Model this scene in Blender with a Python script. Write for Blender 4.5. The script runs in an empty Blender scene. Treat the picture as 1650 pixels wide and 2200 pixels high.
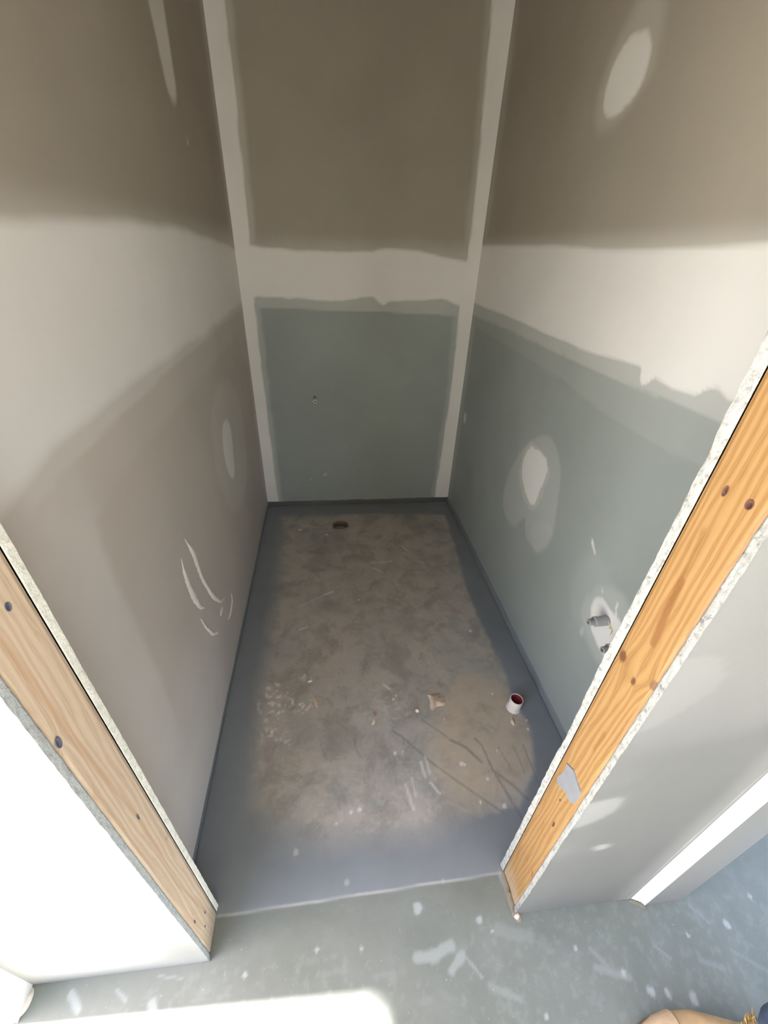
import bpy, bmesh, math, random
import numpy as np
from mathutils import Vector, Matrix

random.seed(4)
rng = np.random.default_rng(7)
SC = bpy.context.scene
S = 0.812          # plan units -> metres (plasterboard joint lands at 1.2 m)
H = 1.6 * S        # camera height

# ------------------------------------------------------------------ camera
cam_d = bpy.data.cameras.new('camera')
cam = bpy.data.objects.new('camera', cam_d)
SC.collection.objects.link(cam)
F, PITCH, YAW, ROLL, CX, CY = 888.227, 0.581437, 0.112073, 0.024328, 800.917, 1118.231
fwd = Vector((math.sin(YAW) * math.cos(PITCH), math.cos(YAW) * math.cos(PITCH), -math.sin(PITCH)))
rgt = Vector((math.cos(YAW), -math.sin(YAW), 0))
upv = rgt.cross(fwd)
r2 = math.cos(ROLL) * rgt + math.sin(ROLL) * upv
u2 = -math.sin(ROLL) * rgt + math.cos(ROLL) * upv
cam.matrix_world = Matrix(((r2.x, u2.x, -fwd.x, 0), (r2.y, u2.y, -fwd.y, 0), (r2.z, u2.z, -fwd.z, H), (0, 0, 0, 1)))
cam_d.sensor_fit = 'VERTICAL'
cam_d.sensor_height = 36
cam_d.lens = F * 36 / 2200
cam_d.shift_x = (825 - CX) / 2200
cam_d.shift_y = (CY - 1100) / 2200
cam_d.clip_start = 0.01
SC.camera = cam

# ------------------------------------------------------------------ sky, sun, exposure
W = bpy.data.worlds.new('sky')
SC.world = W
W.use_nodes = True
wn = W.node_tree
for n in list(wn.nodes):
    wn.nodes.remove(n)
sky = wn.nodes.new('ShaderNodeTexSky')
sky.sky_type = 'NISHITA'
sky.sun_disc = False
sky.sun_elevation = math.radians(68)
sky.sun_rotation = math.radians(-86)
sky.air_density = 1.0
sky.dust_density = 2.0
bg = wn.nodes.new('ShaderNodeBackground')
bg.inputs['Strength'].default_value = 0.3
wo = wn.nodes.new('ShaderNodeOutputWorld')
haze = wn.nodes.new('ShaderNodeMix')      # hazy white sky; also the camera's warm white balance
haze.data_type = 'RGBA'; haze.blend_type = 'MULTIPLY'
haze.inputs[0].default_value = 1.0
haze.inputs[7].default_value = (1.0, 0.925, 0.85, 1)
wn.links.new(sky.outputs[0], haze.inputs[6])
wn.links.new(haze.outputs[2], bg.inputs['Color'])
wn.links.new(bg.outputs[0], wo.inputs['Surface'])

sun_d = bpy.data.lights.new('sun', 'SUN')
sun_d.energy = 20.0
sun_d.color = (1.0, 0.97, 0.94)
sun_d.angle = math.radians(2.2)
sun = bpy.data.objects.new('sun', sun_d)
SC.collection.objects.link(sun)
sun.rotation_euler = Vector((0.97, -0.071, -2.46)).to_track_quat('-Z', 'Y').to_euler()

SC.view_settings.view_transform = 'Standard'
SC.view_settings.look = 'None'
SC.view_settings.gamma = 1.0
SC.view_settings.use_curve_mapping = False
SC.view_settings.exposure = 2.55
try:
    SC.cycles.use_denoising = True
    SC.cycles.max_bounces = 12
    SC.cycles.diffuse_bounces = 8
    SC.cycles.glossy_bounces = 4
    SC.cycles.sample_clamp_indirect = 8
    SC.cycles.caustics_reflective = False
    SC.cycles.caustics_refractive = False
except Exception:
    pass

# ------------------------------------------------------------------ helpers
def link(o, parent=None):
    SC.collection.objects.link(o)
    if parent is not None:
        o.parent = parent
    return o

def tag(o, label=None, cat=None, group=None, kind=None):
    if label: o['label'] = label
    if cat: o['category'] = cat
    if group: o['group'] = group
    if kind: o['kind'] = kind
    return o

def empty(name, parent=None, loc=(0, 0, 0)):
    o = bpy.data.objects.new(name, None)
    o.location = loc
    o.empty_display_size = 0.05
    return link(o, parent)

def mesh_np(name, V, Q, mat, parent=None, attrs=None, smooth=True, scale=S):
    """V: (n,3) array in plan units, Q: list/array of quads or mixed polygons."""
    me = bpy.data.meshes.new(name)
    V = np.asarray(V, float) * scale
    if isinstance(Q, np.ndarray):
        nq, k = Q.shape
        me.vertices.add(len(V)); me.vertices.foreach_set('co', V.astype(np.float32).ravel())
        me.loops.add(nq * k); me.loops.foreach_set('vertex_index', Q.astype(np.int32).ravel())
        me.polygons.add(nq)
        me.polygons.foreach_set('loop_start', np.arange(0, nq * k, k, dtype=np.int32))
        me.polygons.foreach_set('loop_total', np.full(nq, k, dtype=np.int32))
        me.update(calc_edges=True)
        me.validate()
    else:
        me.from_pydata([tuple(v) for v in V], [], [tuple(q) for q in Q])
        me.update()
    if smooth:
        me.polygons.foreach_set('use_smooth', np.ones(len(me.polygons), dtype=bool))
    if attrs:
        for k, a in attrs.items():
            at = me.attributes.new(k, 'FLOAT', 'POINT')
            at.data.foreach_set('value', np.asarray(a, np.float32).ravel())
    me.materials.append(mat)
    o = bpy.data.objects.new(name, me)
    return link(o, parent)

def from_bm(name, bm, mat, parent=None, smooth=True, angle=None):
    bmesh.ops.recalc_face_normals(bm, faces=bm.faces[:])
    me = bpy.data.meshes.new(name)
    bm.to_mesh(me); bm.free()
    for p in me.polygons: p.use_smooth = smooth
    if isinstance(mat, (list, tuple)):
        for m in mat: me.materials.append(m)
    else:
        me.materials.append(mat)
    if angle:
        try: me.set_sharp_from_angle(angle=math.radians(angle))
        except Exception: pass
    return link(bpy.data.objects.new(name, me), parent)

def sst(a, b, x):
    t = np.clip((x - a) / (b - a), 0, 1)
    return t * t * (3 - 2 * t)

_G = rng.random((256, 256))
def vnoise(x, y, seed=0):
    x = x + seed * 17.31; y = y + seed * 9.77
    xi = np.floor(x).astype(int); yi = np.floor(y).astype(int)
    fx = x - xi; fy = y - yi
    fx = fx * fx * (3 - 2 * fx); fy = fy * fy * (3 - 2 * fy)
    g = lambda i, j: _G[i % 256, j % 256]
    return (g(xi, yi) * (1 - fx) + g(xi + 1, yi) * fx) * (1 - fy) + (g(xi, yi + 1) * (1 - fx) + g(xi + 1, yi + 1) * fx) * fy

def fbm(x, y, f=4, o=4, seed=0):
    r = 0; a = .5; t = 0
    for i in range(o):
        r = r + a * vnoise(x * f, y * f, seed + i * 3); t += a; a *= .5; f *= 2.03
    return r / t          # about 0..1

def poly_sdf(x, y, pts):
    """signed distance, negative inside"""
    pts = np.array(pts, float); n = len(pts)
    d = np.full(x.shape, 1e9); s = np.ones(x.shape)
    j = n - 1
    for i in range(n):
        e = pts[j] - pts[i]; wx = x - pts[i][0]; wy = y - pts[i][1]
        t = np.clip((wx * e[0] + wy * e[1]) / (e @ e + 1e-12), 0, 1)
        bx = wx - e[0] * t; by = wy - e[1] * t
        d = np.minimum(d, bx * bx + by * by)
        c1 = y >= pts[i][1]; c2 = y < pts[j][1]; c3 = e[0] * wy > e[1] * wx
        flip = (c1 & c2 & c3) | (~c1 & ~c2 & ~c3)
        s = np.where(flip, -s, s)
        j = i
    return s * np.sqrt(d)

def line_d(x, y, pts):
    d = np.full(x.shape, 1e9)
    for a, b in zip(pts[:-1], pts[1:]):
        a = np.array(a); b = np.array(b); e = b - a
        t = np.clip(((x - a[0]) * e[0] + (y - a[1]) * e[1]) / (e @ e), 0, 1)
        d = np.minimum(d, np.hypot(x - a[0] - e[0] * t, y - a[1] - e[1] * t))
    return d

def smooth_poly(pts, it=2):
    pts = [np.array(p, float) for p in pts]
    for _ in range(it):
        q = []
        for a, b in zip(pts, pts[1:] + pts[:1]):
            q += [a * .75 + b * .25, a * .25 + b * .75]
        pts = q
    return pts

def grid_quads(nu, nv):
    i = np.arange(nu - 1)[:, None] * nv + np.arange(nv - 1)[None, :]
    i = i.ravel()
    return np.stack([i, i + nv, i + nv + 1, i + 1], 1)

# ------------------------------------------------------------------ materials
def new_mat(name, rough=.6, spec=.5):
    m = bpy.data.materials.new(name); m.use_nodes = True
    nt = m.node_tree; b = nt.nodes['Principled BSDF']
    b.inputs['Roughness'].default_value = rough
    if 'Specular IOR Level' in b.inputs: b.inputs['Specular IOR Level'].default_value = spec
    return m, nt, b

def N(nt, t, **kw):
    n = nt.nodes.new(t)
    for k, v in kw.items():
        if k in n.inputs: n.inputs[k].default_value = v
        else: setattr(n, k, v)
    return n

def coord(nt, scale=(1, 1, 1), kind='Object'):
    tc = nt.nodes.new('ShaderNodeTexCoord'); mp = nt.nodes.new('ShaderNodeMapping')
    mp.inputs['Scale'].default_value = scale
    nt.links.new(tc.outputs[kind], mp.inputs['Vector'])
    return mp.outputs['Vector']

def noise(nt, vec, scale=5, detail=4, rough=.55, dist=0):
    n = N(nt, 'ShaderNodeTexNoise', Scale=scale, Detail=detail, Roughness=rough, Distortion=dist)
    nt.links.new(vec, n.inputs['Vector']); return n.outputs['Fac']

def ramp(nt, fac, stops):
    r = nt.nodes.new('ShaderNodeValToRGB')
    while len(r.color_ramp.elements) < len(stops): r.color_ramp.elements.new(.5)
    for e, (p, c) in zip(r.color_ramp.elements, stops):
        e.position = p; e.color = (*c, 1) if len(c) == 3 else c
    nt.links.new(fac, r.inputs['Fac']); return r.outputs['Color']

def mix(nt, fac, a, b, mode='MIX'):
    m = nt.nodes.new('ShaderNodeMix'); m.data_type = 'RGBA'; m.blend_type = mode; m.clamp_factor = True
    for s, v in (('Factor', fac), ('A', a), ('B', b)):
        inp = [i for i in m.inputs if i.name == s and (i.type == 'RGBA' or (s == 'Factor' and i.type == 'VALUE'))][0]
        if hasattr(v, 'is_output'): nt.links.new(v, inp)
        elif isinstance(v, (int, float)): inp.default_value = v if s == 'Factor' else (v, v, v, 1)
        else: inp.default_value = (*v, 1)
    return [o for o in m.outputs if o.type == 'RGBA'][0]

def math_n(nt, op, a, b=0.0, c=None):
    m = nt.nodes.new('ShaderNodeMath'); m.operation = op
    for i, v in enumerate((a, b) if c is None else (a, b, c)):
        if hasattr(v, 'is_output'): nt.links.new(v, m.inputs[i])
        else: m.inputs[i].default_value = v
    return m.outputs[0]

def attr(nt, name):
    a = nt.nodes.new('ShaderNodeAttribute'); a.attribute_name = name; return a.outputs['Fac']

def bump(nt, b, h, strength=.2, dist=.002):
    n = N(nt, 'ShaderNodeBump', Strength=strength, Distance=dist)
    nt.links.new(h, n.inputs['Height']); nt.links.new(n.outputs['Normal'], b.inputs['Normal'])

def srgb(r, g, b):
    f = lambda c: (c / 255 / 12.92) if c / 255 <= .04045 else ((c / 255 + .055) / 1.055) ** 2.4
    return (f(r), f(g), f(b))

def plain(name, col, rough=.5, metallic=0, var=.06, scale=40):
    m, nt, b = new_mat(name, rough)
    v = coord(nt)
    n = noise(nt, v, scale, 4)
    c = ramp(nt, n, [(.3, tuple(x * (1 - var * 2) for x in col)), (.7, tuple(min(1, x * (1 + var)) for x in col))])
    nt.links.new(c, b.inputs['Base Color']); b.inputs['Metallic'].default_value = metallic
    return m

COMP = srgb(227, 221, 216)
def board_mat(name, col):
    """paper faced plasterboard with filler laid over it; 'filler' and 'skim' are coverage masks that also hold some painted light"""
    m, nt, b = new_mat(name, .62, .35)
    v = coord(nt)
    n1 = noise(nt, v, 3.0, 5); n2 = noise(nt, v, 60, 3)
    base = ramp(nt, n1, [(.3, tuple(x * .93 for x in col)), (.7, tuple(x * 1.06 for x in col))])
    base = mix(nt, math_n(nt, 'MULTIPLY', n2, .10), base, tuple(x * .8 for x in col))
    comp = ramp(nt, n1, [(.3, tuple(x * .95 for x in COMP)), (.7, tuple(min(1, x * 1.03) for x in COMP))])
    f = math_n(nt, 'MAXIMUM', attr(nt, 'filler'), math_n(nt, 'MULTIPLY', attr(nt, 'skim_and_light'), .55))
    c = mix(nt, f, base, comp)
    nt.links.new(c, b.inputs['Base Color'])
    h = math_n(nt, 'ADD', math_n(nt, 'MULTIPLY', f, .5), math_n(nt, 'MULTIPLY', n2, .12))
    bump(nt, b, h, .15, .0015)
    return m

M_BROWN = board_mat('standard_board', srgb(159, 149, 136))
M_GREEN = board_mat('moisture_board', srgb(150, 154, 149))
M_PALE = board_mat('pale_brown_board', srgb(188, 177, 167))
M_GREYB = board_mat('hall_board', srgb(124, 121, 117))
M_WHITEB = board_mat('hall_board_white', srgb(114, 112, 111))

def edge_mat(name, c0, c1, c2):
    m, nt, b = new_mat(name, .85, .2)
    v = coord(nt)
    n1 = noise(nt, v, 90, 6, .7); n2 = noise(nt, v, 260, 4, .7)
    c = ramp(nt, n1, [(.33, c2), (.44, c1), (.53, c0)])
    c = mix(nt, math_n(nt, 'MULTIPLY', n2, .25), c, c1)
    nt.links.new(c, b.inputs['Base Color'])
    bump(nt, b, math_n(nt, 'ADD', n1, n2), .8, .002)
    return m
M_EDGE = edge_mat('gypsum_core_edge', srgb(174, 171, 165), srgb(158, 154, 149), srgb(112, 108, 104))
M_EDGE_L = edge_mat('cream_board_edge', srgb(244, 240, 228), srgb(232, 227, 214), srgb(210, 204, 190))
M_EDGE_GREY = edge_mat('grey_paper_edge', srgb(198, 200, 198), srgb(188, 190, 188), srgb(164, 164, 162))

def pine_mat(name, c_light, c_mid, c_dark, knotc):
    """grain lines run through the 'grain' coordinate, which bends round the knots"""
    m, nt, b = new_mat(name, .5, .4)
    g = attr(nt, 'grain')
    cv = nt.nodes.new('ShaderNodeCombineXYZ'); nt.links.new(g, cv.inputs['X'])
    z = attr(nt, 'along'); nt.links.new(math_n(nt, 'MULTIPLY', z, .10), cv.inputs['Y'])
    big = noise(nt, cv.outputs[0], 55, 4, .6)
    fine = noise(nt, cv.outputs[0], 420, 3, .7)
    w = N(nt, 'ShaderNodeTexWave', Scale=26.0, Distortion=9.0, Detail=4.0)
    w.inputs['Detail Scale'].default_value = 1.2
    nt.links.new(cv.outputs[0], w.inputs['Vector'])
    c = ramp(nt, w.outputs['Fac'], [(.0, c_light), (.68, c_mid), (.92, c_dark), (1.0, c_mid)])
    c = mix(nt, math_n(nt, 'MULTIPLY', big, .55), c, c_mid)
    c = mix(nt, math_n(nt, 'MULTIPLY', fine, .35), c, c_light)
    c = mix(nt, attr(nt, 'streak'), c, tuple(x * y for x, y in zip(c_dark, (1.05, .93, .85))))
    c = mix(nt, attr(nt, 'knot'), c, knotc)
    c = mix(nt, attr(nt, 'grime'), c, srgb(176, 158, 134))
    nt.links.new(c, b.inputs['Base Color'])
    bump(nt, b, w.outputs['Fac'], .12, .001)
    return m
M_PINE = pine_mat('pine_stud', srgb(164, 127, 83), srgb(149, 110, 66), srgb(122, 84, 47), srgb(90, 52, 34))
M_PINE_L = pine_mat('flare_hazed_pine_stud', srgb(224, 200, 174), srgb(210, 184, 157), srgb(190, 158, 126), srgb(110, 88, 84))  # lens flare painted in: paler, less saturated pine

# floor ---------------------------------------------------------------
def floor_mat():
    m, nt, b = new_mat('concrete_floor', .5, .5)
    v = coord(nt)
    n1 = noise(nt, v, 3.2, 6, .62, .3); n2 = noise(nt, v, 15, 7, .7, .4); n3 = noise(nt, v, 70, 4)
    warm = ramp(nt, n1, [(.30, srgb(146, 142, 137)), (.45, srgb(168, 160, 153)), (.55, srgb(176, 167, 157)), (.70, srgb(160, 158, 151))])
    blot = ramp(nt, noise(nt, v, 7.5, 8, .72, .5), [(.42, (1, 1, 1)), (.50, (0, 0, 0))])
    warm = mix(nt, math_n(nt, 'MULTIPLY', blot, .33), warm, srgb(124, 114, 104))
    cool = ramp(nt, noise(nt, v, 5.3, 7, .68, .4), [(.53, (0, 0, 0)), (.60, (1, 1, 1))])
    warm = mix(nt, math_n(nt, 'MULTIPLY', cool, .45), warm, srgb(148, 150, 146))
    warm = mix(nt, math_n(nt, 'MULTIPLY', attr(nt, 'tan'), .6), warm, srgb(186, 167, 143))
    dk = ramp(nt, n2, [(.32, (1, 1, 1)), (.5, (0, 0, 0))])
    warm = mix(nt, math_n(nt, 'MULTIPLY', dk, .35), warm, srgb(118, 113, 108))
    lt = ramp(nt, n2, [(.55, (0, 0, 0)), (.72, (1, 1, 1))])
    warm = mix(nt, math_n(nt, 'MULTIPLY', lt, .30), warm, srgb(196, 190, 184))
    hall = ramp(nt, n1, [(.30, srgb(106, 110, 101)), (.5, srgb(117, 120, 113)), (.7, srgb(125, 128, 122))])
    hall = mix(nt, math_n(nt, 'MULTIPLY', lt, .22), hall, srgb(150, 156, 154))
    hall = mix(nt, math_n(nt, 'MULTIPLY', dk, .2), hall, srgb(92, 97, 92))
    c = mix(nt, attr(nt, 'hall'), warm, hall)
    fl = noise(nt, v, 170, 3, .6)
    spk = ramp(nt, fl, [(.69, (0, 0, 0)), (.73, (1, 1, 1))])
    c = mix(nt, math_n(nt, 'MULTIPLY', spk, .3), c, srgb(205, 202, 196))
    mem = ramp(nt, n1, [(.3, srgb(120, 123, 127)), (.7, srgb(131, 134, 138))])
    mm = attr(nt, 'membrane')
    c = mix(nt, mm, c, mem)
    c = mix(nt, attr(nt, 'scratch'), c, srgb(86, 92, 94))
    c = mix(nt, attr(nt, 'splash'), c, mix(nt, attr(nt, 'hall'), srgb(222, 218, 210), srgb(166, 170, 168)))
    nt.links.new(c, b.inputs['Base Color'])
    r = math_n(nt, 'SUBTRACT', math_n(nt, 'MULTIPLY_ADD', n2, .25, .42), math_n(nt, 'MULTIPLY', mm, .14))
    nt.links.new(r, b.inputs['Roughness'])
    bump(nt, b, math_n(nt, 'ADD', math_n(nt, 'MULTIPLY', n3, .3), math_n(nt, 'ADD', math_n(nt, 'MULTIPLY', attr(nt, 'splash'), .8), math_n(nt, 'MULTIPLY', n2, .5))), .2, .002)
    return m
M_FLOOR = floor_mat()
M_MEMB = plain('membrane_coating', srgb(124, 126, 128), .42, var=.04, scale=12)
M_PLAST = plain('dried_plaster', srgb(228, 216, 204), .8, var=.06, scale=60)
M_PEACH = plain('peach_mortar', srgb(206, 184, 164), .9, var=.12, scale=70)
M_SMEARGREY = plain('grey_plaster_smear', srgb(124, 123, 127), .7, var=.04, scale=50)
M_WALLP = plain('painted_plaster', srgb(232, 229, 224), .7, var=.02, scale=4)
M_CEIL = plain('ceiling_board', srgb(176, 168, 156), .75, var=.03, scale=3)
M_PVC = plain('white_pvc', srgb(226, 214, 202), .4, var=.04, scale=30)
M_RED = plain('red_pipe_lining', srgb(150, 58, 66), .45, var=.08, scale=30)
M_DARK = plain('pipe_darkness', srgb(40, 34, 30), .9, var=.1)
M_CLAY = plain('brown_pipe', srgb(138, 122, 110), .5, var=.06, scale=30)
M_FIT = plain('grey_plastic_fitting', srgb(158, 155, 152), .35, var=.08, scale=60)
M_FITD = plain('dark_fitting_cap', srgb(150, 148, 146), .4, var=.08, scale=60)
M_CHROME = plain('dull_chrome', srgb(214, 212, 206), .35, metallic=.15, var=.05)
M_THREAD = plain('cream_thread', srgb(226, 208, 160), .9, var=.1)
M_OUT = plain('outdoor_paving', srgb(150, 150, 142), .8, var=.08, scale=8)
M_ALU = plain('white_door_frame', srgb(230, 230, 228), .4, var=.02)

# ------------------------------------------------------------------ plan data (plan units)
XL1, XL2, XR1, XR2, YBL, YBR = -.471, -.4788, .8676, .8665, 2.6669, 2.6504
XLT, XRT = .0169, -.0035          # lean of the side walls at z = 2.2
Y1L, Y1R, T = .4284, .4428, .1139
XOL, XOR = -.3773, .4818
UP = .0346                         # membrane upstand
HT = 2.955                         # ceiling
HEAD = 2.50
JZ = 1.478                         # sheet joint
BT = .0135                         # board thickness
XHL = -.815                        # hall left wall
def back_y(x): return YBL + (YBR - YBL) * (x - XL2) / (XR2 - XL2)

def panel(name, A, B, lean, z0, z1, normal, mat, parent, maskf, du=.012, thick=BT, sfun=None):
    """one plasterboard sheet: face grid from floor point A to B, standing from z0 to z1"""
    A = np.array(A, float); B = np.array(B, float)
    L = np.hypot(*(B - A)); nu = max(2, int(L / du) + 1); nv = max(2, int((z1 - z0) / du) + 1)
    s = np.linspace(0, 1, nu); z = np.linspace(z0, z1, nv)
    SS, ZZ = np.meshgrid(s, z, indexing='ij')
    X = A[0] + (B[0] - A[0]) * SS + lean * ZZ / 2.2
    Y = A[1] + (B[1] - A[1]) * SS
    u = sfun(X, Y)
    fil, skim_and_light = maskf(u, ZZ)
    V = np.stack([X.ravel(), Y.ravel(), ZZ.ravel()], 1)
    n = np.array([*normal, 0.0])
    c = np.array([V[0], V[nv - 1], V[(nu - 1) * nv], V[nu * nv - 1]])
    bk = c - n * thick
    Vall = np.vstack([V, bk]); k = len(V)
    Q = grid_quads(nu, nv)
    ex = np.array([[k, k + 1, k + 3, k + 2],
                   [0, nv - 1, k + 1, k], [(nu - 1) * nv, k + 2, k + 3, nu * nv - 1],
                   [0, k, k + 2, (nu - 1) * nv], [nv - 1, nu * nv - 1, k + 3, k + 1]])
    Q = np.vstack([Q, ex])
    z4 = np.zeros(4)
    return mesh_np(name, Vall, Q, mat, parent, {'filler': np.concatenate([fil.ravel(), z4]), 'skim_and_light': np.concatenate([skim_and_light.ravel(), z4])}, smooth=False)

def interp(x, pts):
    pts = sorted(pts); return np.interp(x, [p[0] for p in pts], [p[1] for p in pts])

def inside(x, y, pts, soft, rough=.01, f=14, seed=0, rnd=2):
    d = poly_sdf(x, y, smooth_poly(pts, rnd)) + (fbm(x, y, f, 3, seed) - .5) * 2 * rough
    return 1 - sst(-soft, soft, d)

# ---- back wall masks
def mask_back(x, z):
    nz = lambda k, a: (fbm(x, z, 9, 3, k) - .5) * 2 * a
    xl = interp(z, [(0, -.399), (.66, -.404), (1.06, -.398), (1.33, -.402), (1.64, -.380), (1.95, -.373), (2.25, -.369), (2.6, -.369)])
    xr = interp(z, [(0, .764), (.77, .788), (1.27, .782), (1.58, .794), (1.84, .791), (2.22, .775), (2.5, .761), (3, .755)])
    C = np.maximum(1 - sst(-.007, .009, x - xl + nz(1, .008)), sst(-.009, .007, x - xr + nz(2, .008)))
    top = interp(x, [(-.5, 1.63), (-.33, 1.592), (.01, 1.583), (.26, 1.588), (.33, 1.605), (.52, 1.598), (.68, 1.57), (.79, 1.552)])
    bot = interp(x, [(-.5, 1.37), (-.4, 1.358), (-.155, 1.35), (.03, 1.338), (.2, 1.362), (.27, 1.366), (.30, 1.34), (.33, 1.325), (.36, 1.345), (.48, 1.349), (.67, 1.362), (.79, 1.325)])
    J = sst(-.012, .012, z - bot + nz(3, .012)) * (1 - sst(-.012, .014, z - top + nz(4, .008)))
    C = np.maximum(C, J)
    fb = interp(x, [(-.5, 1.312), (-.03, 1.301), (.32, 1.294), (.76, 1.278)])
    K = sst(-.003, .003, z - fb + nz(5, .003)) * (1 - sst(1.55, 1.68, z + nz(6, .02))) * .6
    K = np.maximum(K, (1 - sst(0, .03, x - xl - .012 + nz(7, .01))) * .55)
    K = np.maximum(K, sst(-.03, 0, x - xr + .012 + nz(8, .01)) * .35)
    for px, pz, h in ((-.049, .248, .022), (-.159, .214, .012)):
        C = np.maximum(C, 1 - sst(.7, 1.1, np.hypot((x - px) / .006, (z - pz) / h)))
    return np.clip(C, 0, 1), np.clip(K, 0, 1)

def mask_left(y, z):
    nz = lambda k, a: (fbm(y, z, 5, 3, k) - .5) * 2 * a
    top = interp(y, [(.4, 1.61), (.8, 1.62), (1.25, 1.637), (1.8, 1.635), (2.7, 1.58)])
    bot = interp(y, [(.4, 1.26), (.6, 1.285), (.7, 1.31), (1.2, 1.328), (1.75, 1.318), (2.7, 1.34)])
    C = sst(-.035, .02, z - bot + nz(11, .012)) * (1 - sst(-.012, .03, z - top + nz(12, .008)))
    C = np.maximum(C, inside(y, z, [(1.80, 2.7), (1.81, 2.2), (1.82, 2.08), (1.86, 1.98), (1.93, 1.98), (1.97, 2.06), (1.975, 2.2), (1.98, 2.7)], .015, .012, 12, 13) * .8)
    fb = interp(y, [(.4, 1.2), (.58, 1.245), (.68, 1.262), (.84, 1.272), (1.33, 1.292), (1.87, 1.296), (2.7, 1.31)])
    K = sst(-.004, .004, z - fb + nz(14, .003)) * (1 - sst(1.6, 1.70, z)) * .75 * sst(.5, .6, y + nz(15, .02) + (1.3 - z) * .0)
    un = inside(y, z, [(.735, -.3), (.73, .8), (.71, 1.06), (.735, 1.165), (1.1, 1.178), (1.55, 1.18), (2.7, 1.22), (2.7, -.3)], .02, .01, 7, 16, 1)
    K = np.maximum(K, (1 - un) * (.22 + .3 * (1 - sst(.70, .78, y))) * (z < 1.5))
    K = np.maximum(K, .9 * (1 - sst(.05, .75, z + nz(20, .1))) * (1 - sst(.75, 1.35, y + nz(35, .1))))  # low front area painted lighter to stand in for veiling glare
    C = np.maximum(C, inside(y, z, [(1.80, .96), (1.94, .92), (1.90, .76), (1.85, .64), (1.74, .72), (1.725, .87)], .010, .008, 20, 17))
    K = np.maximum(K, inside(y, z, [(1.88, 1.12), (1.61, 1.03), (1.56, .84), (1.66, .55), (1.95, .46), (2.2, .56), (2.24, .88), (2.1, 1.05)], .03, .02, 8, 18) * .38)
    K = np.maximum(K, sst(2.56, 2.62, y + nz(19, .03)) * .35)
    C = np.maximum(C, .5 * (1 - sst(.8, 1.2, np.hypot((y - 2.0) / .01, (z - 1.9) / .012))))
    return np.clip(C, 0, 1), np.clip(K, 0, 1)

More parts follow.
